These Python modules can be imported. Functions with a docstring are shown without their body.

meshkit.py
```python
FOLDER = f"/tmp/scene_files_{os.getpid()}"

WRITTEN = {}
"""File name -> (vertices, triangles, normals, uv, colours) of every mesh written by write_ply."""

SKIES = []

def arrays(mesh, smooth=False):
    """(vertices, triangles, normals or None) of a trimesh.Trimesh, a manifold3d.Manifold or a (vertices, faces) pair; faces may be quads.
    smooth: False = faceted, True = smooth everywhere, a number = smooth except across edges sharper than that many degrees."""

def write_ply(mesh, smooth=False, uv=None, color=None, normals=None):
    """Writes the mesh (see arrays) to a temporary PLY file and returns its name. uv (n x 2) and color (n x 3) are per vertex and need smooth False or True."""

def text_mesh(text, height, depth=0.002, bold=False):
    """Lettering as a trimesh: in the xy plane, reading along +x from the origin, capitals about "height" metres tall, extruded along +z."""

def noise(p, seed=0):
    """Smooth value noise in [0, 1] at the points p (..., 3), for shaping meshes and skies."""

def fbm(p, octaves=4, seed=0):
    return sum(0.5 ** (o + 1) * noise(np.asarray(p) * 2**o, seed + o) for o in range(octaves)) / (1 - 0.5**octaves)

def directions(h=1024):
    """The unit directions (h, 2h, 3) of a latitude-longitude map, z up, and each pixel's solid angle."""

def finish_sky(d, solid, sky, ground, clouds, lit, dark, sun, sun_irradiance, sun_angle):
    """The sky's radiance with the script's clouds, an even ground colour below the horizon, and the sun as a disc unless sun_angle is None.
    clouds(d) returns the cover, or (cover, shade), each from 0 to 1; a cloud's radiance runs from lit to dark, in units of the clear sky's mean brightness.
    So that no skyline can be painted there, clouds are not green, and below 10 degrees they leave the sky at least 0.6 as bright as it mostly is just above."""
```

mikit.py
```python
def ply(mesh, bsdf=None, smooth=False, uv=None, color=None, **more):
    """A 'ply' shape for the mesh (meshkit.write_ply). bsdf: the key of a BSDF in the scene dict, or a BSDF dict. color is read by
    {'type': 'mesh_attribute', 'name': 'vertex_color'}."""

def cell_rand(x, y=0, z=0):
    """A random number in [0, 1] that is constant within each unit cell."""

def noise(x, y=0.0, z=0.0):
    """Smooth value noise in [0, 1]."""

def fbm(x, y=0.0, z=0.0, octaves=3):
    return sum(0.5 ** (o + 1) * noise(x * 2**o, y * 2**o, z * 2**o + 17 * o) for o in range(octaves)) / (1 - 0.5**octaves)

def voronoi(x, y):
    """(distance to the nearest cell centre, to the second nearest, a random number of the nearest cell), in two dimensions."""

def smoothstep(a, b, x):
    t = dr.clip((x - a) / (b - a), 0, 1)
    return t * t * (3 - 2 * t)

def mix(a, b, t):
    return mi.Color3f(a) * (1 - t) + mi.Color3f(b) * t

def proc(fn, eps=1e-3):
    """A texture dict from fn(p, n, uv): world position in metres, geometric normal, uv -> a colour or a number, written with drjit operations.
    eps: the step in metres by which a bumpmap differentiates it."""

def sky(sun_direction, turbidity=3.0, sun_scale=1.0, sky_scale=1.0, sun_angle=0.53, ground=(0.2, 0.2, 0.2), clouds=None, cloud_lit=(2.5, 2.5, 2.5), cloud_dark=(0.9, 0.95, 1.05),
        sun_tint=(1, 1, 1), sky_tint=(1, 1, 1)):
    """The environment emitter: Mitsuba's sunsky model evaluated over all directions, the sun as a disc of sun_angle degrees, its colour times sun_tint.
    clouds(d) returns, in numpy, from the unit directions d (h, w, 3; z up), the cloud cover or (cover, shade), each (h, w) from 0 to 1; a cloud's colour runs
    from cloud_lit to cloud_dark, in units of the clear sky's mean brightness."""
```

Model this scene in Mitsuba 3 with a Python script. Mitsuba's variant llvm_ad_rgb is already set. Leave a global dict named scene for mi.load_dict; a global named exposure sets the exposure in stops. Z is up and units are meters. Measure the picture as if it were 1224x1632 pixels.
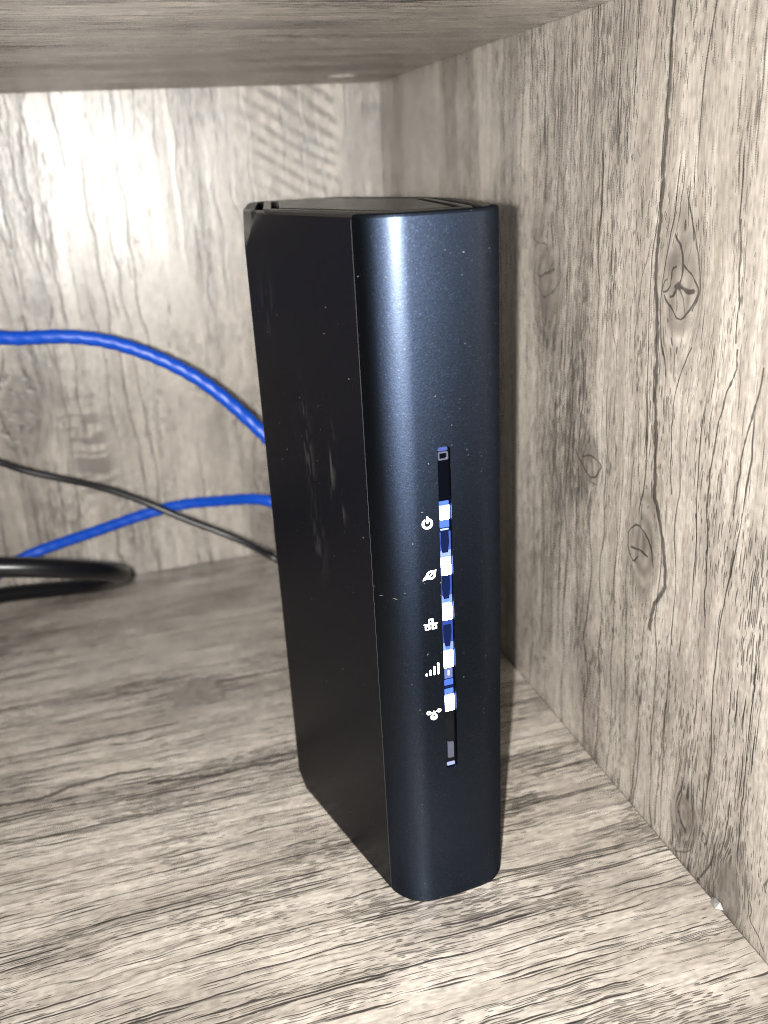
import math, random
import numpy as np, trimesh
import drjit as dr
import mitsuba as mi
import manifold3d as m3
from shapely.geometry import Polygon, Point, LineString, box as sbox
from shapely.ops import unary_union
from shapely import affinity
import mikit, meshkit
from mikit import noise, fbm, cell_rand, smoothstep, mix, voronoi

T = mi.ScalarTransform4f
scene, labels = {'type': 'scene'}, {}
rnd = random.Random(7)

# ------------------------------------------------------------------ camera
CAM = np.array([-0.15842, -0.53060, 0.23129])
FWD = np.array([0.24976, 0.89694, -0.36487]); UP = np.array([0.14977, 0.33649, 0.92970])
scene['camera'] = {
    'type': 'thinlens', 'fov': 46.88, 'fov_axis': 'x', 'aperture_radius': 0.0013, 'focus_distance': 0.262,
    'near_clip': 0.01, 'far_clip': 20.0,
    'to_world': T().look_at(origin=CAM.tolist(), target=(CAM + FWD).tolist(), up=UP.tolist()),
    }
exposure = 0.0

# ------------------------------------------------------------------ light: the phone's flash, left of the lens
FLASH = np.array([-0.1745, -0.5300, 0.2325]); FLASH_I = 1.40; FLASH_R = 0.0025
_L = FLASH_I / (math.pi * FLASH_R ** 2)
scene['flash_lamp'] = {
    'type': 'disk', 'to_world': T().look_at(origin=FLASH.tolist(), target=(FLASH + FWD).tolist(), up=[0, 0, 1]) @ T().scale([FLASH_R] * 3),
    'bsdf': {'type': 'diffuse', 'reflectance': {'type': 'rgb', 'value': 0.7}},
    'emitter': {'type': 'area', 'sampling_weight': 40.0, 'radiance': {'type': 'rgb', 'value': [_L * 1.0, _L * 0.985, _L * 0.95]}}}
labels['flash_lamp'] = {'label': 'small round white flash lamp lit beside the camera lens', 'category': 'flash lamp'}

# ------------------------------------------------------------------ materials
RIGHT, BACK, FLOOR, SHELF = 0.0, 3.0, 6.0, 9.0      # where each panel's print lies in the u direction
# knots of the print: (u across the grain, v along it, half width, half length, darkness)
KNOTS = [(RIGHT - .3000, .1935, .0085, .0120, 0.0), (RIGHT - .2120, .1880, .0085, .0120, 0.0), (RIGHT - .2508, .1224, .0050, .0065, 0.0),
         (RIGHT - .2890, .1064, .0062, .0110, 0.0), (RIGHT - .3230, .0185, .0050, .0060, 0.0), (RIGHT - .3480, .0080, .0060, .0090, 0.0),
         (BACK - .2230, .1130, .0120, .0150, .8), (BACK - .1990, .1673, .0040, .0050, .5),
         (FLOOR - .206, -.230, .0050, .0100, .5), (SHELF - .215, -.105, .005, .012, .5)]
# strokes of the print that stand out (width in mm, darkness, panel, points as u, v): splits, knot outlines, long hairlines
MARKS = [
    (1.10, 1, RIGHT, [(-0.2876,0.2693), (-0.2873,0.2377), (-0.2871,0.2128), (-0.2864,0.2042), (-0.2861,0.1974), (-0.2871,0.1905), (-0.2893,0.1803), (-0.2896,0.1717), (-0.29,0.1585), (-0.2916,0.1475), (-0.2926,0.136), (-0.2937,0.1244), (-0.2961,0.1212), (-0.2991,0.1132), (-0.3024,0.1029), (-0.3025,0.0957), (-0.2975,0.0877), (-0.2955,0.0778)]),
    (0.35, 0.75, RIGHT, [(-0.2926,0.1952), (-0.2914,0.1944), (-0.2907,0.192), (-0.2912,0.191), (-0.2947,0.1924), (-0.2948,0.1948), (-0.2948,0.1981), (-0.2969,0.199)]),
    (0.38, 0.8, RIGHT, [(-0.2919,0.1904), (-0.2954,0.1867), (-0.2999,0.1835), (-0.3042,0.1862), (-0.3071,0.1895), (-0.3089,0.193), (-0.3068,0.196), (-0.3032,0.1982), (-0.2996,0.1998)]),
    (0.5, 0.95, RIGHT, [(-0.2958,0.208), (-0.2985,0.2043), (-0.2999,0.2005), (-0.3,0.1966), (-0.2987,0.1935), (-0.2967,0.1906), (-0.295,0.1901)]),
    (0.8, 1, RIGHT, [(-0.2976,0.1932), (-0.3023,0.1926), (-0.3058,0.1926)]),
    (1.1, 1, RIGHT, [(-0.2986,0.1938), (-0.2994,0.1926)]),
    (0.3, 0.6, RIGHT, [(-0.2995,0.1919), (-0.3014,0.1901), (-0.303,0.1863)]),
    (0.3, 0.55, RIGHT, [(-0.298,0.1917), (-0.2984,0.1864)]),
    (0.35, 0.75, RIGHT, [(-0.2998,0.2207), (-0.3031,0.2122), (-0.3069,0.2036), (-0.3095,0.1962), (-0.309,0.1917), (-0.3063,0.1874)]),
    (0.4, 0.55, RIGHT, [(-0.2005,0.2017), (-0.2046,0.2002), (-0.2125,0.2007), (-0.2117,0.1985), (-0.2186,0.194), (-0.2149,0.1903)]),
    (0.55, 0.75, RIGHT, [(-0.2059,0.1916), (-0.204,0.1875), (-0.211,0.1886), (-0.2187,0.191)]),
    (0.4, 0.6, RIGHT, [(-0.2031,0.1843), (-0.2072,0.1825), (-0.2104,0.1793), (-0.219,0.183), (-0.2244,0.1878), (-0.2242,0.1919)]),
    (0.4, 0.8, RIGHT, [(-0.2397,0.1264), (-0.2436,0.123), (-0.2482,0.1198), (-0.2536,0.1187), (-0.2583,0.1229), (-0.2594,0.1259), (-0.2546,0.1276), (-0.2495,0.127), (-0.2453,0.1248)]),
    (0.4, 0.7, RIGHT, [(-0.252,0.1168), (-0.2562,0.1173)]),
    (0.3, 0.5, RIGHT, [(-0.2365,0.1339), (-0.2325,0.1225), (-0.2356,0.1177), (-0.2404,0.1145)]),
    (0.42, 0.85, RIGHT, [(-0.2861,0.1006), (-0.2832,0.0974), (-0.2805,0.0992), (-0.2785,0.1032), (-0.2797,0.1084), (-0.2848,0.1127), (-0.2905,0.1107), (-0.2939,0.1066), (-0.2953,0.1008)]),
    (0.55, 0.9, RIGHT, [(-0.2811,0.1023), (-0.2866,0.1032), (-0.2913,0.1028)]),
    (0.25, 0.5, RIGHT, [(-0.2753,0.1019), (-0.2733,0.0952), (-0.2756,0.0892), (-0.2786,0.0846)]),
    (0.35, 0.8, RIGHT, [(-0.3068,0.1765), (-0.3033,0.1695), (-0.3004,0.1612), (-0.3003,0.1509), (-0.3012,0.1372), (-0.3029,0.1294)]),
    (0.4, 0.9, RIGHT, [(-0.3279,0.1798), (-0.3282,0.1744), (-0.3253,0.1682), (-0.3228,0.1589), (-0.3208,0.1433), (-0.3204,0.133), (-0.3219,0.1238), (-0.3246,0.0927)]),
    (0.4, 0.85, RIGHT, [(-0.3386,0.1764), (-0.3376,0.1668), (-0.3353,0.1585), (-0.3336,0.1487), (-0.3326,0.1334)]),
    (0.38, 0.8, RIGHT, [(-0.3245,0.2132), (-0.3252,0.2051), (-0.3263,0.1943), (-0.3269,0.1817)]),
    (0.3, 0.6, RIGHT, [(-0.2833,0.2058), (-0.2789,0.1942), (-0.2776,0.1848), (-0.2766,0.1726), (-0.28,0.1617), (-0.283,0.1316), (-0.287,0.1149)]),
    (0.3, 0.5, RIGHT, [(-0.2599,0.2029), (-0.2605,0.1867), (-0.2621,0.177), (-0.2663,0.1658), (-0.2666,0.143)]),
    (0.35, 0.8, RIGHT, [(-0.3198,0.0325), (-0.3212,0.0263), (-0.3196,0.019)]),
    (1, 0.8, RIGHT, [(-0.3203,0.0182), (-0.3219,0.0157), (-0.3243,0.0135)]),
    (0.4, 0.7, RIGHT, [(-0.3292,0.0171), (-0.3294,0.0108), (-0.3263,0.0058), (-0.3204,0.0012)]),
    (0.3, 0.8, RIGHT, [(-0.3342,0.0203), (-0.3328,0.0173), (-0.3347,0.0162), (-0.3362,0.0184), (-0.3348,0.0199)]),
    (0.45, 0.85, RIGHT, [(-0.3396,0.0186), (-0.3397,0.0141), (-0.3352,0.0037), (-0.3333,0.0001)]),
    (0.3, 0.6, RIGHT, [(-0.3366,0.0022), (-0.3422,-0.0001)]),
    (0.4, 0.8, RIGHT, [(-0.3641,0.029), (-0.3629,0.0246), (-0.3637,0.0228)]),
    (0.4, 0.8, RIGHT, [(-0.3582,0.0133), (-0.3596,0.0111), (-0.3591,0.0072), (-0.3624,0.0059), (-0.366,0.0017)]),
    (0.4, 0.75, RIGHT, [(-0.3076,0.0544), (-0.3076,0.0374), (-0.3071,0.0231), (-0.3067,0.0015)]),
    (0.45, 0.8, RIGHT, [(-0.293,0.0508), (-0.292,0.0315), (-0.2917,0.0118), (-0.2906,-0.0002)]),
    (1.2, 0.8, FLOOR, [(-0.2072,-0.2347), (-0.2093,-0.2203), (-0.2055,-0.2083), (-0.2034,-0.1908), (-0.2047,-0.1755)]),
    (1, 0.9, FLOOR, [(-0.2145,-0.176), (-0.2183,-0.1508), (-0.2176,-0.135), (-0.2191,-0.1165)]),
]


def rounded(pts):
    """cut the corners of a short, much bent stroke"""
    p = np.array(pts)
    if len(p) < 4 or np.linalg.norm(np.diff(p, axis=0), axis=1).sum() > .045:
        return pts
    out = [p[0]]
    for a, b in zip(p[:-1], p[1:]):
        out += [a * .72 + b * .28, a * .28 + b * .72]
    return [(float(a), float(b)) for a, b in out[:1] + out[2:-1] + [p[-1]]]


MARKS = [(w, k, u0, rounded(pts)) for w, k, u0, pts in MARKS]


def grain(uv):
    """(coordinate across the grain, bent round the knots; knot distance; knot darkness)"""
    u, v = mi.Float(uv.x), mi.Float(uv.y)
    u0 = u
    rear = (u < 1) & (u > -.1962)
    u = dr.select(rear, u + .55, u)
    psi = u + 0.0050 * (noise(u * 9, v * 7) - .5) + 0.0016 * (noise(u * 60, v * 22, 3) - .5)
    kd, kk = mi.Float(9), mi.Float(0)
    for (a, b, w, l, k) in KNOTS:
        x, y = (u0 - a), (v - b) * (w / l) * .72
        r2 = x * x + y * y + 1e-9
        psi = psi - x * dr.minimum(w * w / r2, 1.0) * dr.exp(-r2 / (w * w * 7)) * .72
        d = dr.sqrt(r2) / w
        kk = dr.select(d < kd, k, kk)
        kd = dr.minimum(kd, d)
    return psi, kd, kk, u, v


def lane(psi, v, fq, lq, seed, thr, soft):
    """printed pores: strokes with tapered ends, each in a lane of its own along the grain"""
    x = psi * fq + .37 * seed
    i = dr.floor(x)
    a = v * lq + 97 * cell_rand(i, seed)
    k = dr.floor(a)
    t = (a - k) * (a - k) * (3 - 2 * (a - k))
    n = dr.lerp(cell_rand(k, i, seed), cell_rand(k + 1, i, seed), t)
    w = .46 * dr.sqrt(dr.clip((n - thr) / soft, 0, 1))
    return smoothstep(-.10, .10, w - dr.abs(x - i - .5) - .10) * dr.select(n > thr, 1.0, 0.0)


def wood_lines(uv):
    psi, kd, kk, u, v = grain(uv)
    flat = dr.select(u > 4.5, 1.0, 0.0)                                # bottom panel and shelf: denser print
    psi = psi + .0007 * (noise(u * 170, v * 95, 61) - .5) + .00042 * (noise(u * 420, v * 230, 62) - .5)
    wild = fbm(psi * (46 + 34 * flat), v * (7 + 8 * flat), 5, 2)       # belts with many pores
    spot = noise(u * 75, v * 42, 15)                                   # patches with short flecks
    belt = smoothstep(.38, .66, wild)
    coarse = lane(psi, v, 1150 - 100 * flat, 50 - 14 * flat, 1, .90 - .115 * flat - (.13 - .01 * flat) * belt, .22)
    fine = dr.maximum(lane(psi, v, 1900, 170 - 60 * flat, 2, .84 - .12 * flat - (.19 - .05 * flat) * belt, .30),
                      lane(psi, v, 1500, 330, 3, .97 - .22 * belt - .30 * smoothstep(.45, .75, spot), .25))
    # long hairlines: level lines of the grain coordinate
    f = psi * 105 + 1.2 * noise(psi * 30, v * 5, 8) + .40 * noise(u * 180, v * 60, 18)
    h = dr.abs(f - dr.floor(f) - .5)
    hair = (1 - smoothstep(.016, .05, h)) * smoothstep(.46, .60, noise(dr.floor(f) * 7.3, v * 15, 4)) * (1 - .45 * flat)
    # knots: broken dark outline and ragged cracks inside
    wob = kd + .42 * (noise(u * 330, v * 240, 6) - .5) + .16 * (noise(u * 900, v * 700, 16) - .5)
    ring = (1 - smoothstep(.03, .10, dr.abs(wob - .95))) * smoothstep(.34, .52, noise(u * 150, v * 110, 7))
    vein = dr.abs(noise(u * 260, v * 210, 12) - .5)
    inner = (1 - smoothstep(.012, .045, vein)) * (1 - smoothstep(.55, .95, kd)) * smoothstep(.4, .6, noise(u * 330, v * 260, 19))
    heart = smoothstep(.60, .68, noise(u * 420, v * 380, 22)) * (1 - smoothstep(.25, .6, kd)) * smoothstep(.7, .9, kk)
    knot = dr.maximum(dr.maximum(ring, inner), heart) * kk
    inside = 1 - smoothstep(.8, 1.05, kd)
    return psi, kd, kk, u, v, wild, coarse * (1 - inside), fine * (1 - inside * .6), hair * (1 - inside), knot, inside


def strokes(u, v):
    jx, jy = .0009 * (noise(u * 260, v * 260, 71) - .5), .0009 * (noise(u * 260, v * 260, 72) - .5)
    rag = .55 + .9 * noise(u * 700, v * 700, 73)
    best = mi.Float(0)
    for w, k, u0, pts in MARKS:
        x, y, d = u - u0 + jx, v + jy, mi.Float(1)
        for (a, b), (c, e) in zip(pts[:-1], pts[1:]):
            l = (c - a) ** 2 + (e - b) ** 2 + 1e-12
            t = dr.clip(((x - a) * (c - a) + (y - b) * (e - b)) * (1 / l), 0, 1)
            d = dr.minimum(d, dr.square(x - a - (c - a) * t) + dr.square(y - b - (e - b) * t))
        best = dr.maximum(best, min(.92, k * 1.1) * (1 - smoothstep(.35, 1.0, dr.sqrt(d) / (w * .00122 * rag))))
    return best


def wood_color(p, n, uv):
    psi, kd, kk, u, v, wild, coarse, fine, hair, knot, inside = wood_lines(uv)
    tone = noise(psi * 70, v * 5, 21) * .35 + noise(psi * 330, v * 22, 22) * .65
    fib = noise(psi * 2100, v * 240, 23) * .55 + noise(psi * 1000, v * 600, 24) * .45
    blotch = fbm(u * 34, v * 24, 5.5, 3)
    c = mix([.296, .265, .230], [.214, .188, .160], smoothstep(.25, .8, tone))
    flat = dr.select(u > 4.5, 1.0, 0.0)
    c = mix(c, [.120, .104, .090], (.30 - .14 * flat) * smoothstep(.46, .72, wild) + .36 * smoothstep(.46, .70, blotch))
    c = c * (.62 + .68 * fib) * (1 + .08 * flat)
    c = mix(c, [.085, .072, .061], .72 * (1 - smoothstep(.5, 2.2, kd)) * (.20 + 1.0 * noise(u * 240, v * 130, 31)) * dr.select(u < 4.5, 1.0, .4))
    rg = .5 + .5 * dr.sin(8.5 * kd + 5 * noise(u * 190, v * 110, 33))
    c = mix(c, [.075, .063, .053], .62 * rg * (1 - smoothstep(.5, 2.0, kd)) * dr.select(u < 4.5, 1.0, .4))
    # rough-sawn bars printed on the back panel
    bu, bv = u - BACK, v
    onb = dr.select((u > 1.5) & (u < 4.5), 1.0, 0.0)
    q = (bv + bu * .62) * 118 + .8 * noise(bu * 40, bv * 40, 2)
    q = dr.abs(q - dr.floor(q) - .5)
    saw = (1 - smoothstep(.12, .30, q)) * smoothstep(.05, .45, noise(bu * 650, bv * 160, 9)) * smoothstep(.15, .4, noise(bu * 70, bv * 70, 19))
    patch = onb * smoothstep(-.082, -.066, bu + .012 * noise(bv * 90, 4)) * (1 - smoothstep(-.0265, -.0255, bu)) * smoothstep(.19, .235, bv)
    c = mix(c, [.085, .073, .063], patch * .85 * saw)
    tick = noise(bv * 520 + 2 * noise(bu * 160, bv * 50, 8), bu * 45, 14)
    col = onb * smoothstep(-.199, -.193, bu + .004 * noise(bv * 60, 5) + .09 * (bv - .08)) * (1 - smoothstep(-.182, -.173, bu + .09 * (bv - .08))) * (1 - smoothstep(.10, .16, bv))
    c = mix(c, [.085, .073, .063], col * .8 * smoothstep(.48, .62, tick) * smoothstep(.35, .6, noise(bu * 60, bv * 45, 17)))
    dark = [.010, .008, .007]
    c = mix(c, dark, .74 * fine)
    c = mix(c, dark, .92 * coarse)
    c = mix(c, dark, .85 * hair)
    c = mix(c, dark, .85 * dr.maximum(strokes(u, v), knot))
    # small pale spot on the shelf
    q = dr.sqrt(dr.square((v + .0327) / .0085) + dr.square((u - SHELF + .0441) / .0085)) + .4 * noise(u * 900, v * 500, 3)
    c = mix(c, [.78, .76, .72], (1 - smoothstep(.9, 1.1, q)) * dr.select(u > 7.5, 1.0, 0.0))
    return c


def wood_height(p, n, uv):
    psi, kd, kk, u, v, wild, coarse, fine, hair, knot, inside = wood_lines(uv)
    wave = noise(psi * 300, v * 9, 41) * .00008 + noise(psi * 1100, v * 60, 42) * .00002
    return wave - .00007 * fine - .00011 * coarse - .0001 * hair - .00015 * knot


def wood_rough(p, n, uv):
    u, v = mi.Float(uv.x), mi.Float(uv.y)
    return .35 + .08 * noise(u * 420, v * 25, 51)


scene['wood_print'] = {'type': 'bumpmap', 'scale': 1.0, 'bump': mikit.proc(wood_height, eps=.00025), 'bsdf': {
    'type': 'principled', 'base_color': mikit.proc(wood_color), 'roughness': mikit.proc(wood_rough), 'specular': .82}}

YAW = math.radians(2.411)
FL = np.array([-.09696, -.31316]); FX = np.array([math.cos(YAW), math.sin(YAW)]); NY = np.array([-math.sin(YAW), math.cos(YAW)])
HW = .0183
MID = FL + FX * HW
SIDE = math.radians(12.38)
DL = NY * math.cos(SIDE) - FX * math.sin(SIDE)                          # along the left side, to the back


def local(p):
    x, y = p.x - float(MID[0]), p.y - float(MID[1])
    return x * float(FX[0]) + y * float(FX[1]), x * float(NY[0]) + y * float(NY[1]), p.z


def specks(a, b, cell, keep, size, seed):
    """lint: small bright grains, one cell in a few holds one"""
    x, y = a / cell, b / cell
    cx, cy = dr.floor(x), dr.floor(y)
    ox, oy = .2 + .6 * cell_rand(cx, cy, seed), .2 + .6 * cell_rand(cx, cy, seed + 1)
    ang = 6.28 * cell_rand(cx, cy, seed + 3)
    dx, dy = x - cx - ox, y - cy - oy
    sx, sy = dx * dr.cos(ang) + dy * dr.sin(ang), dy * dr.cos(ang) - dx * dr.sin(ang)
    d = dr.sqrt(sx * sx * .25 + sy * sy * 1.6) * cell
    s = size * (.35 + cell_rand(cx, cy, seed + 4))
    return (1 - smoothstep(s * .6, s, d)) * dr.select(cell_rand(cx, cy, seed + 2) < keep, 1.0, 0.0)


def dust_body(p, n, uv):
    x, y, z = local(p)
    t, b = y, z
    w = specks(t + x * .3, b, .006, .10, .00015, 3) * .5 + specks(t, b + x, .0031, .05, .00010, 13) * .4

    def smear(t0, z0, lt, lz, lean):
        a = (t - t0 + lean * (b - z0)) / lt
        c = (b - z0) / lz
        return dr.exp(-(a * a + c * c) * 2) * smoothstep(.38, .75, noise(t * 900, b * 260, 5) * .6 + noise(t * 260, b * 90, 6) * .4)
    side = dr.select(x < 0, 1.0, 0.0)
    w += side * (.12 * smear(.030, .150, .0022, .012, .12) + .07 * smear(.046, .152, .004, .022, -.12) + .05 * smear(.066, .195, .005, .016, 0)
                 + .07 * smear(.026, .134, .002, .004, 0) + .05 * smear(.044, .118, .006, .015, 0))
    return dr.clip(w, 0, 1)


def dust_front(p, n, uv):
    x, y, z = local(p)
    return dr.clip(specks(x + y * .8, z, .0046, .16, .00014, 23) * .5 + specks(x + y * .8, z, .0023, .07, .00009, 33) * .5, 0, 1)


def flake_color(p, n, uv):
    x, y, z = local(p)
    a = x - y
    f = noise(a * 2600, z * 4600, 4) * .5 + noise(a * 4300, z * 6600, 5) * .5
    k = .45 + 1.1 * f + 1.1 * smoothstep(.80, .92, noise(a * 2600, z * 4200, 6))
    return mi.Color3f(.0120, .0178, .0330) * k


def flake_height(p, n, uv):
    x, y, z = local(p)
    a = x - y
    return .000004 * noise(a * 1300, z * 2300, 1) + .000011 * noise(a * 2400, z * 4200, 2)


DUST = {'type': 'diffuse', 'reflectance': {'type': 'rgb', 'value': [.22, .21, .20]}}
scene['matte_black_plastic'] = {'type': 'blendbsdf', 'weight': mikit.proc(dust_body), 'bsdf_0': {
    'type': 'principled', 'base_color': {'type': 'rgb', 'value': [.0022, .0022, .0034]}, 'roughness': .36, 'specular': .09}, 'bsdf_1': DUST}
scene['dark_blue_metallic'] = {'type': 'blendbsdf', 'weight': mikit.proc(dust_front), 'bsdf_0': {
    'type': 'bumpmap', 'scale': 1.0, 'bump': mikit.proc(flake_height, eps=.0001), 'bsdf': {'type': 'blendbsdf', 'weight': .027,
        'bsdf_0': {'type': 'roughconductor', 'material': 'none', 'distribution': 'beckmann', 'alpha': .31, 'specular_reflectance': mikit.proc(flake_color)},
        'bsdf_1': {'type': 'roughconductor', 'material': 'none', 'distribution': 'ggx', 'alpha': .145, 'specular_reflectance': {'type': 'rgb', 'value': [.74, .86, 1.0]}}}}, 'bsdf_1': DUST}
scene['top_plastic'] = {'type': 'principled', 'base_color': {'type': 'rgb', 'value': [.009, .0085, .008]}, 'roughness': .26, 'specular': .5}
scene['rim_plastic'] = {'type': 'principled', 'base_color': {'type': 'rgb', 'value': [.008, .0075, .007]}, 'roughness': .36, 'specular': .35}
scene['white_print'] = {'type': 'principled', 'base_color': {'type': 'rgb', 'value': [.56, .56, .55]}, 'roughness': .5, 'specular': .3}
scene['guide_plastic'] = {'type': 'principled', 'base_color': {'type': 'rgb', 'value': [.0010, .0013, .0024]}, 'roughness': .12, 'specular': .3}
scene['guide_end_plastic'] = {'type': 'principled', 'base_color': {'type': 'rgb', 'value': [.040, .044, .060]}, 'roughness': .15, 'specular': .6}
scene['blue_jacket'] = {'type': 'principled', 'base_color': {'type': 'rgb', 'value': [.0014, .043, .31]}, 'roughness': .40, 'specular': .36}
scene['thin_black_jacket'] = {'type': 'principled', 'base_color': {'type': 'rgb', 'value': [.004, .004, .005]}, 'roughness': .34, 'specular': .30}
scene['clear_plastic'] = {'type': 'principled', 'base_color': {'type': 'rgb', 'value': [.55, .56, .58]}, 'roughness': .2, 'specular': .5}


def thick_print(p, n, uv):
    """worn grey lettering strokes on the power cord near its bend"""
    s, a = mi.Float(uv.x), mi.Float(uv.y)
    zone = smoothstep(.0345, .0355, s) * (1 - smoothstep(.047, .048, s)) * smoothstep(.0, .06, a - THICK_A + .10) * (1 - smoothstep(.0, .06, a - THICK_A - .10))
    ch = dr.floor(s / .0017)
    stroke = smoothstep(.50, .60, noise(s * 2600, a * 26, 3) * .65 + cell_rand(dr.floor(s / .0006), dr.floor(a * 28), 2) * .35)
    return mix([.003, .003, .004], [.22, .23, .26], zone * stroke * .8)


THICK_A = .60
scene['thick_black_jacket'] = {'type': 'principled', 'base_color': mikit.proc(thick_print), 'roughness': .34, 'specular': .30}

# ------------------------------------------------------------------ helpers


def ring_hull(rings):
    return m3.Manifold.hull_points(np.vstack([np.column_stack([np.asarray(r)[:, :2], np.full(len(r), z)]) for r, z in rings]))


def poly_extrude(poly, z0, z1):
    polys = [poly] if poly.geom_type == 'Polygon' else list(poly.geoms)
    loops = []
    for g in polys:
        loops.append(np.array(g.exterior.coords)[:-1])
        loops += [np.array(i.coords)[:-1] for i in g.interiors]
    cs = m3.CrossSection(loops, m3.FillRule.EvenOdd)
    return m3.Manifold.extrude(cs, z1 - z0).translate((0, 0, z0))


def spline(pts, step=.0012):
    from scipy.interpolate import CubicSpline
    pts = np.array(pts, float)
    d = np.r_[0, np.cumsum(np.linalg.norm(np.diff(pts, axis=0), axis=1) ** .5)]
    cs = CubicSpline(d, pts)
    q = cs(np.linspace(0, d[-1], 4000))
    s = np.r_[0, np.cumsum(np.linalg.norm(np.diff(q, axis=0), axis=1))]
    k = int(s[-1] / step) + 1
    ss = np.linspace(0, s[-1], k)
    return np.column_stack([np.interp(ss, s, q[:, i]) for i in range(3)]), ss


def tube(pts, radius, sides=28, bump=None, step=.0012):
    """closed tube along a smooth path: (mesh, uv) with uv = (length, angle/2pi)"""
    c, s = spline(pts, step)
    t = np.gradient(c, axis=0); t /= np.linalg.norm(t, axis=1, keepdims=True)
    nrm = np.cross(t[0], [0, 0, 1.0]); nrm /= np.linalg.norm(nrm)
    V, UV = [], []
    for i in range(len(c)):
        nrm = nrm - t[i] * (nrm @ t[i]); nrm /= np.linalg.norm(nrm)
        b = np.cross(t[i], nrm)
        a = np.linspace(0, 2 * np.pi, sides + 1)
        r = radius * (1 + (bump(s[i], a) if bump else 0 * a))
        V.append(c[i] + np.outer(r * np.cos(a), nrm) + np.outer(r * np.sin(a), b))
        UV.append(np.column_stack([np.full(sides + 1, s[i]), a / (2 * np.pi)]))
    V, UV = np.vstack(V), np.vstack(UV)
    F = []
    w = sides + 1
    for i in range(len(c) - 1):
        for j in range(sides):
            F += [[i * w + j, (i + 1) * w + j, (i + 1) * w + j + 1], [i * w + j, (i + 1) * w + j + 1, i * w + j + 1]]
    n0 = len(V)
    V = np.vstack([V, c[0], c[-1]]); UV = np.vstack([UV, [0, 0], [s[-1], 0]])
    for j in range(sides):
        F += [[n0, j, j + 1], [n0 + 1, (len(c) - 1) * w + j + 1, (len(c) - 1) * w + j]]
    m = trimesh.Trimesh(V, F, process=False)
    if m.volume < 0:
        m.invert()
    return m, UV


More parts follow.
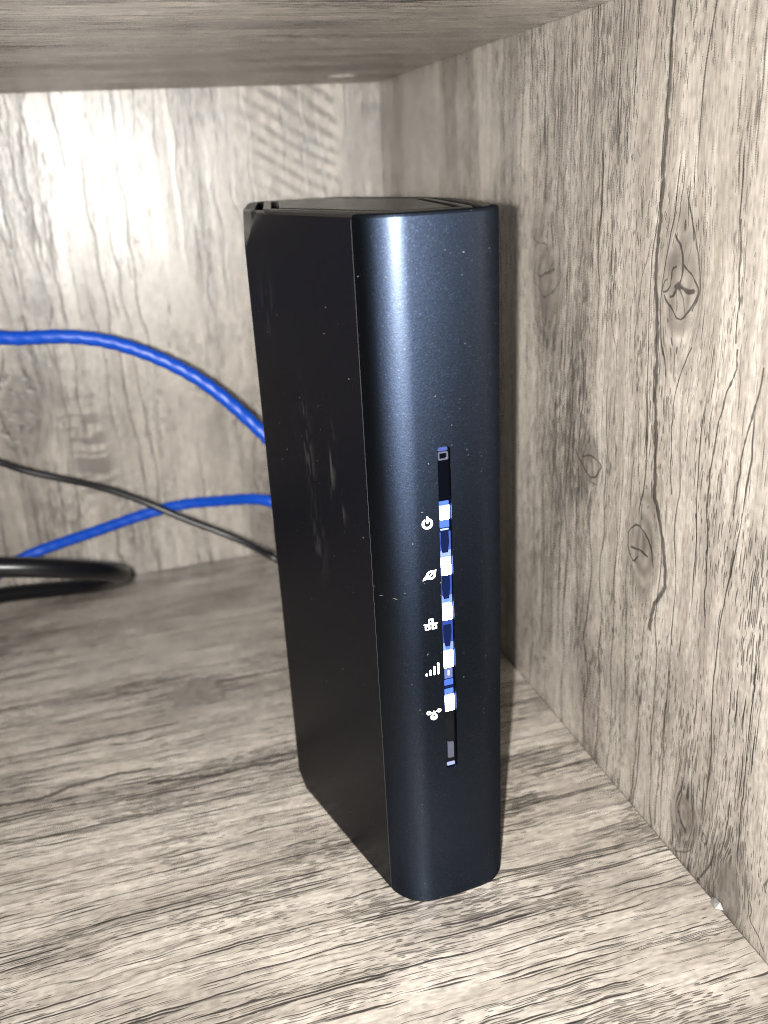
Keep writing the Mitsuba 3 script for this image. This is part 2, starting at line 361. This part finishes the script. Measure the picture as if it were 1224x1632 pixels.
def panel(key, lo, hi, uaxis, u0, vaxis, bevel=.0006):
    """a board with softened edges whose uv are metres across and along the grain"""
    lo, hi = np.array(lo, float), np.array(hi, float)
    pts = []
    for k in range(3):
        a, b = lo.copy() + bevel, hi.copy() - bevel
        a[k] -= bevel; b[k] += bevel
        pts += [[(a, b)[i][0], (a, b)[j][1], (a, b)[l][2]] for i in (0, 1) for j in (0, 1) for l in (0, 1)]
    m = m3.Manifold.hull_points(np.array(pts)).to_mesh()
    v, f = m.vert_properties[:, :3], m.tri_verts
    v2 = v[f].reshape(-1, 3); f2 = np.arange(len(v2)).reshape(-1, 3)
    uv = np.column_stack([v2[:, uaxis] + u0, v2[:, vaxis]])
    scene[key] = mikit.ply(trimesh.Trimesh(v2, f2, process=False), 'wood_print', uv=uv)


# ------------------------------------------------------------------ the cabinet compartment
SH, FRONT, LEFT, TH = .27441, -.410, -.62, .016
labels['cabinet'] = {'label': 'grey brown wood grain cabinet compartment the black router stands in', 'category': 'cabinet'}
panel('cabinet__bottom_panel', (LEFT, FRONT, -TH), (-.0003, -.0003, 0), 1, FLOOR, 0)
panel('cabinet__back_panel', (LEFT, 0, -TH), (TH, .006, SH + TH), 0, BACK, 2)
panel('cabinet__side_panel', (0, FRONT, -TH), (TH, -.0002, SH + TH), 1, RIGHT, 2)
panel('cabinet__shelf', (LEFT, FRONT, SH), (-.0003, -.0003, SH + TH), 1, SHELF, 0)
chip = m3.Manifold.hull_points(np.array([[-.0002, -.3475, .0001], [-.0002, -.3415, .0001], [-.0024, -.3460, .0001], [-.0020, -.3428, .0001], [-.0002, -.3455, .0016], [-.0002, -.3430, .0013], [-.0020, -.3446, .0008]]))
scene['cabinet__edge_chip'] = mikit.ply(chip, {'type': 'principled', 'base_color': {'type': 'rgb', 'value': [.13, .125, .12]}, 'roughness': .4})
labels['cabinet__edge_chip'] = {'label': 'small pale chip in the joint between bottom panel and side panel'}

# ------------------------------------------------------------------ the router
RW = T().translate([float(MID[0]), float(MID[1]), 0]).rotate([0, 0, 1], math.degrees(YAW))
labels['router'] = {'label': 'tall dark hexagonal router with glowing front light bar standing in the cabinet', 'category': 'router'}
H = .22
xs = HW + .0808 * math.sin(SIDE); ym = .0808 * math.cos(SIDE)
HEX = [(-HW, 0), (HW, 0), (xs, ym), (HW, 2 * ym), (-HW, 2 * ym), (-xs, ym)]
RAD = [.0120, .0105, .0045, .0105, .0120, .0045]


def fillet(pts, rad, seg=20):
    out, n = [], len(pts)
    for i in range(n):
        p, a, b = np.array(pts[i]), np.array(pts[i - 1]), np.array(pts[(i + 1) % n])
        u, v = (a - p) / np.linalg.norm(a - p), (b - p) / np.linalg.norm(b - p)
        half = math.acos(np.clip(u @ v, -1, 1)) / 2
        c = p + (u + v) / np.linalg.norm(u + v) * rad[i] / math.sin(half)
        s, e = p + u * rad[i] / math.tan(half) - c, p + v * rad[i] / math.tan(half) - c
        a0, a1 = math.atan2(s[1], s[0]), math.atan2(e[1], e[0])
        while a1 < a0: a1 += 2 * math.pi
        for k in range(seg + 1):
            q = a0 + (a1 - a0) * k / seg
            out.append(c + rad[i] * np.array([math.cos(q), math.sin(q)]))
    return Polygon(out)


PLAN = fillet(HEX, RAD)
BOW = .0016                                                             # the front face bulges a little


def bow(x, y): return y + BOW * (x / HW) ** 2 * max(0.0, 1 - max(y, 0) / .03)


PLAN = Polygon([(x, bow(x, y)) for x, y in PLAN.segmentize(.0006).exterior.coords]).simplify(.000004)


def inset(d): return PLAN.buffer(-d, join_style=1, quad_segs=12) if d > 0 else PLAN


def ring(d): return np.array(inset(d).exterior.coords)[:-1]


def cut_corners(m):
    for sx in (-1, 1):
        for (xa, za, xb, zb) in ((xs, .2080, xs - .0042, .2200), (xs, .0062, xs - .0014, .0)):
            d = np.array([xb - xa, zb - za]); nn = np.array([-d[1], d[0]])
            if nn[0] > 0: nn = -nn
            nn /= np.linalg.norm(nn)                                     # keep the inner side
            m = m.trim_by_plane((float(nn[0] * sx), 0.0, float(nn[1])), float(nn[0] * xa + nn[1] * za))
    return m


outer = ring_hull([(ring(.0006), .0), (ring(0), .0007), (ring(0), H - .0009), (ring(.0003), H - .0003), (ring(.0009), H)])
outer = cut_corners(outer)
SEAM = .0107
front_zone = m3.Manifold.cube((.2, .2, .5)).translate((-.1, SEAM - .2, -.1))
core_in = poly_extrude(inset(.0022), -.01, H + .01)
front = (outer ^ front_zone) - core_in
body_zone = m3.Manifold.cube((.2, .4, .5)).translate((-.1, SEAM + .00028, -.1))
body = (outer ^ body_zone) + (ring_hull([(ring(.0030), .0004), (ring(.0030), H - .0006), (ring(.0034), H - .0002)]))
POCKET = .0085
scene['router__seam_highlight'] = mikit.ply((outer ^ m3.Manifold.cube((.2, .00020, .5)).translate((-.1, SEAM + .00004, -.1))) ^ ring_hull([(ring(.00004), .001), (ring(.00004), H - .0012)]),
                                        {'type': 'principled', 'base_color': {'type': 'rgb', 'value': [.05, .05, .056]}, 'roughness': .35}, to_world=RW)  # added strip; its paler grey paints the highlight along the shell edge
labels['router__seam_highlight'] = {'label': 'thin pale strip added between front shell and side as a painted edge highlight'}
body = body - poly_extrude(inset(.0042), H - POCKET, H + .01)
# slot of the light bar in the front shell
BX, BZ0, BZ1, BW = -.0011, .0525, .1588, .0038


def bar_poly(w, z0, z1, r):
    return sbox(BX - w / 2 + r, z0 + r, BX + w / 2 - r, z1 - r).buffer(r, quad_segs=8)


def stand(m):
    """poly in (x, z), extruded towards the viewer, to the front plane (y = 0, outward -y)"""
    return m.rotate((90, 0, 0))


slot = stand(poly_extrude(bar_poly(BW, BZ0, BZ1, .0010), -.004, .004))
front = front - slot
top_rim = body.trim_by_plane((0.0, 0.0, 1.0), H - .0008)
body = body.trim_by_plane((0.0, 0.0, -1.0), -(H - .00086))
scene['router__top_rim'] = mikit.ply(top_rim, 'rim_plastic', smooth=25, to_world=RW)
scene['router__body_shell'] = mikit.ply(body, 'matte_black_plastic', smooth=25, to_world=RW)
scene['router__front_shell'] = mikit.ply(front, 'dark_blue_metallic', smooth=25, to_world=RW)
labels['router__front_shell'] = {'label': 'glossy dark blue metallic front shell with a bright flash streak'}
# top: two hexagonal vent grooves round a flat plate


def rim_part(d0, d1, z):
    o = ring_hull([(ring(d0), H - POCKET), (ring(d0), z - .0003), (ring(d0 + .0003), z)])
    return o - poly_extrude(inset(d1), 0, 1) if d1 else o


tabs = []
for (x, y, a) in ((-.026, .030, 12), (.026, .030, -12), (-.026, .128, -12), (.026, .128, 12), (-.020, .1, -12), (.020, .1, 12)):
    tabs.append(m3.Manifold.cube((.030, .0022, POCKET - .0030), True).rotate((0, 0, a)).translate((x, y, H - .0030 - (POCKET - .0030) / 2)))
vent = rim_part(.0068, .0094, H)
for tb in tabs:
    vent = vent + (tb ^ poly_extrude(inset(.0043).difference(inset(.0118)), 0, 1))
scene['router__vent_ring'] = mikit.ply(vent, 'top_plastic', smooth=25, to_world=RW)
scene['router__top_plate'] = mikit.ply(rim_part(.0122, 0, H + .0001), 'top_plastic', smooth=25, to_world=RW)

# the light bar
guide = stand(poly_extrude(bar_poly(BW - .0001, BZ0 + .00005, BZ1 - .00005, .0010), -.0021, -.0012))
scene['router__light_bar'] = mikit.ply(guide, 'guide_plastic', smooth=25, to_world=RW)
labels['router__light_bar'] = {'label': 'narrow recessed clear light bar with blue glow down the front'}
# the clear guide between the lights carries their blue light to its edges
GLOW = [(.1421, 1.0, .0029, (.10, .22, .80)), (.1357, 2.2, .0029, (.09, .20, .72)), (.1340, .5, .0026, (.50, .66, 1.1)),
        (.1262, .9, .0027, (.30, .42, 1.0)), (.1114, .9, .0028, (.16, .26, .85)), (.1040, 1.2, .0026, (.03, .06, .30)), (.0955, .8, .0028, (.10, .2, .75)),
        (.0866, 3.4, .0026, (.14, .18, .42)), (.0868, 1.8, .0007, (.6, .66, .9)), (.0835, 2.0, .0029, (.07, .16, .62)), (.0804, 1.6, .0029, (.10, .22, .80))]
SIDES = [((.1332, .1256), (.10, .20, .75), (.55, .70, 1.3)), ((.1196, .1109), (.07, .14, .6), (.35, .52, 1.3)), ((.1050, .0949), (.06, .12, .55), (.45, .60, 1.3))]
n = 0
for z, h, w, c in GLOW:
    g = sbox(BX - w / 2, z - h * .0005, BX + w / 2, z + h * .0005).buffer(-.0002).buffer(.00019)
    scene['router__glowing_guide' + ('_%03d' % n if n else '')] = mikit.ply(stand(poly_extrude(g, -.00125, -.00105 if w > .001 else -.0009)), 'guide_plastic', to_world=RW, emitter={'type': 'area', 'sampling_weight': .06, 'radiance': {'type': 'rgb', 'value': [v * 1.7 for v in c]}})
    n += 1
for (za, zb), dim, lit in SIDES:                                        # wedges of lit edge, widening to the next light
    for sx in (-1, 1):
        e, l = BX + sx * .00172, (za - zb)
        for pts, c in (([(0, za), (.00042, za), (.00030, zb + .55 * l), (.00062, zb + .25 * l), (0, zb + .25 * l)], dim),
                       ([(0, zb + .245 * l), (.00062, zb + .245 * l), (.00115 if sx < 0 else .0009, zb), (0, zb)], lit)):
            g = Polygon([(e - sx * x, z) for x, z in pts]).buffer(.00004)
            scene['router__glowing_guide_%03d' % n] = mikit.ply(stand(poly_extrude(g, -.00125, -.0010)), 'guide_plastic', to_world=RW, emitter={'type': 'area', 'sampling_weight': .06, 'radiance': {'type': 'rgb', 'value': list(c)}})
            n += 1
core = stand(poly_extrude(sbox(BX - .0016, .0765, BX + .0016, .1395), -.0013, -.00118))
scene['router__glowing_guide_%03d' % n] = mikit.ply(core, 'guide_plastic', to_world=RW, emitter={'type': 'area', 'sampling_weight': .06, 'radiance': {'type': 'rgb', 'value': [.010, .020, .100]}})
n += 1
for k, (z, h) in enumerate(((.1392, .0040), (.1226, .0055), (.1079, .0054), (.0918, .0056), (.0763, .0054))):
    led = stand(poly_extrude(sbox(BX - .00145, z - h / 2, BX + .00145, z + h / 2).buffer(-.0002).buffer(.0002), -.0013, -.0004))
    halo = stand(poly_extrude(sbox(BX - .00183, z - h / 2 - .0003, BX + .00183, z + h / 2 + .0003).buffer(-.0004).buffer(.0004), -.00125, -.00098))
    scene['router__glowing_guide_%03d' % n] = mikit.ply(halo, 'guide_plastic', to_world=RW, emitter={'type': 'area', 'sampling_weight': .06, 'radiance': {'type': 'rgb', 'value': [.26, .42, 1.2]}})
    n += 1
    key = 'router__status_light' + ('' if k == 0 else '_%03d' % k)
    scene[key] = mikit.ply(led, {'type': 'diffuse', 'reflectance': {'type': 'rgb', 'value': .6}}, to_world=RW,
                           emitter={'type': 'area', 'sampling_weight': .06, 'radiance': {'type': 'rgb', 'value': [14, 18, 26]}})
for k, (z0, z1) in enumerate(((.1548, .1572), (.0560, .0618))):
    e = stand(poly_extrude(bar_poly(BW - (.0008 if k == 0 else .0018), z0, z1, .0004), -.0012, -.0007))
    if k == 0:
        e = e - stand(poly_extrude(bar_poly(BW - .0016, z0 + .0004, z1 - .0004, .0002), -.0012, .01))
    scene['router__guide_end' + ('' if k == 0 else '_%03d' % k)] = mikit.ply(e, 'guide_end_plastic', smooth=25, to_world=RW)
for z, h, w, c in ((.1579, 1.0, .0028, (.14, .20, .60)), (.0536, 1.1, .0026, (.55, .62, .95))):
    g = sbox(BX - w / 2, z - h * .0005, BX + w / 2, z + h * .0005).buffer(-.0003).buffer(.0003)
    scene['router__glowing_guide_%03d' % n] = mikit.ply(stand(poly_extrude(g, -.00125, -.0009)), 'guide_plastic', to_world=RW, emitter={'type': 'area', 'sampling_weight': .06, 'radiance': {'type': 'rgb', 'value': list(c)}})
    n += 1


# printed icons, each a thin film on the front shell
def film(g):
    m = stand(poly_extrude(g.simplify(.00001), .00003, .00008)).refine_to_length(.0005)
    return m.warp_batch(lambda v: np.column_stack([v[:, 0], v[:, 1] + BOW * (v[:, 0] / HW) ** 2, v[:, 2]]))


def icon(name, poly, cz, size, label, cx=-.0066):
    g = affinity.translate(affinity.scale(poly, size, size, origin=(0, 0)), cx, cz)
    scene['router__' + name] = mikit.ply(film(g), 'white_print', to_world=RW)
    labels['router__' + name] = {'label': label}


def disc(x, y, r): return Point(x, y).buffer(r, quad_segs=16)
def stroke(pts, w): return LineString(pts).buffer(w / 2, quad_segs=6)


power = disc(0, -.06, .46).difference(disc(0, -.06, .26)).difference(sbox(-.17, 0, .17, .6)).union(stroke([(0, .5), (0, .02)], .17))
icon('power_icon', power, .1372, .0036, 'white power symbol beside the top light')
globe = disc(.10, .02, .44).difference(disc(.12, .04, .24))
globe = globe.union(Polygon([(-.20, -.32), (-.66, -.44), (-.62, -.22), (-.30, .12)])).difference(stroke([(-.42, -.27), (-.2, -.2)], .07))
globe = globe.union(Polygon([(.30, .40), (.60, .52), (.56, .10), (.44, .10)])).union(stroke([(.02, -.04), (.20, .12)], .12))
icon('internet_icon', globe, .1209, .0033, 'white ringed planet symbol beside the second light', -.0064)
lan = unary_union([sbox(-.20, .10, .20, .48).buffer(.04).difference(disc(0, .29, .10)), stroke([(-.6, 0.0), (.6, 0.0)], .11),
                   sbox(-.50, -.50, -.12, -.16).buffer(.05).difference(disc(-.31, -.33, .10)), sbox(.12, -.50, .50, -.16).buffer(.05).difference(disc(.31, -.33, .10))])
icon('network_icon', lan, .1052, .0034, 'white symbol of three linked boxes beside the third light', -.0066)
bars = unary_union([stroke([(-.51 + .34 * i, -.45), (-.51 + .34 * i, -.36 + .29 * i)], .2) for i in range(4)])
icon('signal_icon', bars, .0897, .0036, 'white rising signal bars beside the fourth light')
mesh_i = unary_union([disc(0, -.32, .33).difference(affinity.scale(disc(0, -.18, .09), .9, 1.2)), stroke([(0, .22), (-.10, -.05)], .13), stroke([(0, .22), (.10, -.05)], .13),
                      disc(-.45, .14, .21).difference(disc(-.45, .14, .08)), disc(.47, .22, .20).difference(disc(.47, .22, .075)), stroke([(-.2, .12), (0, .06), (.25, .2)], .09)])
icon('mesh_icon', mesh_i, .0742, .0036, 'white symbol of three joined dots beside the bottom light')

# ------------------------------------------------------------------ cables
def twisted(s, a): return .034 * np.cos(2 * (a - 2 * np.pi * s / .0165)) + .012 * np.cos(a * 4 + 2 * np.pi * s / .0080)


REAR = [float(v) for v in (MID + NY * 2 * ym)]


def rear(x, out, z):
    q = MID + FX * x + NY * (2 * ym + out)
    return [float(q[0]), float(q[1]), z]


def plug(x, z, w, h, l, r):
    """moulded plug seated in the router's rear face"""
    b = m3.Manifold.hull_points(np.array([[x + sx * (w / 2 - c), 2 * ym + o, z + sz * (h / 2 - c)] for sx in (-1, 1) for sz in (-1, 1) for o, c in ((.0002, .0), (l * .6, .0), (l, .0020))]))
    return b


UP_CABLE = [[-.330, -.080, .176], [-.265, -.082, .180], [-0.214, -0.085, 0.1658], [-0.1925, -0.088, 0.1645], [-0.1708, -0.09, 0.1612], [-0.1496, -0.093, 0.1528], [-0.1281, -0.096, 0.1391], [-0.1126, -0.1, 0.1243], [-0.1019, -0.103, 0.1118], [-0.0945, -0.106, 0.1018], rear(-.006, .050, .0985), rear(.0, .034, .0915), rear(.0025, .014, .090)]
LOW_CABLE = [[-.330, -.045, .004], [-.275, -.045, .0170], [-0.2437, -0.045, 0.0337], [-0.2297, -0.045, 0.0403], [-0.2163, -0.045, 0.044], [-0.1886, -0.05, 0.0515], [-0.1614, -0.055, 0.0589], [-0.1411, -0.06, 0.0628], [-0.1217, -0.07, 0.0653], [-0.0976, -0.088, 0.0672], rear(-.002, .062, .0600), rear(.003, .034, .0560), rear(.0035, .014, .0550)]
THIN_CABLE = [[-.300, -.072, .1260], [-.262, -.073, .1160], [-0.2271, -0.075, 0.1038], [-0.2186, -0.077, 0.0998], [-0.1998, -0.08, 0.0928], [-0.185, -0.084, 0.0882], [-0.1715, -0.088, 0.0828], [-0.1581, -0.092, 0.0761], [-0.1435, -0.096, 0.0678], [-0.1239, -0.102, 0.0579], [-0.1087, -0.105, 0.0482], [-0.1001, -0.107, 0.0417], rear(.000, .034, .0360), rear(.0045, .024, .0310), rear(.006, .008, .0300)]
THICK = [[-.330, -.140, .0880], [-.275, -.142, .0830], [-0.2265, -0.14, 0.0747], [-0.2092, -0.137, 0.0699], [-0.1924, -0.128, 0.062], [-0.1841, -0.118, 0.0553], [-0.1794, -0.1, 0.0453], [-0.1796, -0.08, 0.035], [-0.184, -0.062, 0.0259], [-0.1942, -0.045, 0.0172], [-0.2224, -0.033, 0.0133], [-0.2496, -0.027, 0.0121], [-.285, -.024, .0075], [-.34, -.022, .0046], [-.42, -.022, .0044]]
m, uv = tube(UP_CABLE, .0033, 28, twisted)
scene['network_cable__jacket'] = mikit.ply(m, 'blue_jacket', smooth=True, uv=uv)
scene['network_cable__plug'] = mikit.ply(plug(.0025, .090, .0112, .0080, .016, 0), 'clear_plastic', smooth=25, to_world=RW)
labels['network_cable'] = {'label': 'upper blue network cable arching high behind the router', 'category': 'cable', 'group': 'blue network cables behind the router'}
m, uv = tube(LOW_CABLE, .0030, 28, twisted)
scene['network_cable_001__jacket'] = mikit.ply(m, 'blue_jacket', smooth=True, uv=uv)
scene['network_cable_001__plug'] = mikit.ply(plug(.0035, .055, .0112, .0080, .016, 0), 'clear_plastic', smooth=25, to_world=RW)
labels['network_cable_001'] = {'label': 'lower blue network cable passing behind the thin black cable', 'category': 'cable', 'group': 'blue network cables behind the router'}
m, uv = tube(THIN_CABLE, .00165, 20, lambda s, a: .02 * np.sin(s * 2 * np.pi / .021) + 0 * a)
scene['thin_power_cable__jacket'] = mikit.ply(m, 'thin_black_jacket', smooth=True, uv=uv)
scene['thin_power_cable__plug'] = mikit.ply(plug(.006, .030, .0090, .0090, .010, 0), 'matte_black_plastic', smooth=25, to_world=RW)
labels['thin_power_cable'] = {'label': 'thin glossy black cable slanting down behind the router across the blue one', 'category': 'cable'}
m, uv = tube(THICK, .0046, 32)
scene['thick_power_cord'] = mikit.ply(m, 'thick_black_jacket', smooth=True, uv=uv)
labels['thick_power_cord'] = {'label': 'thick black power cord bent back in a loop at the left edge', 'category': 'power cord'}
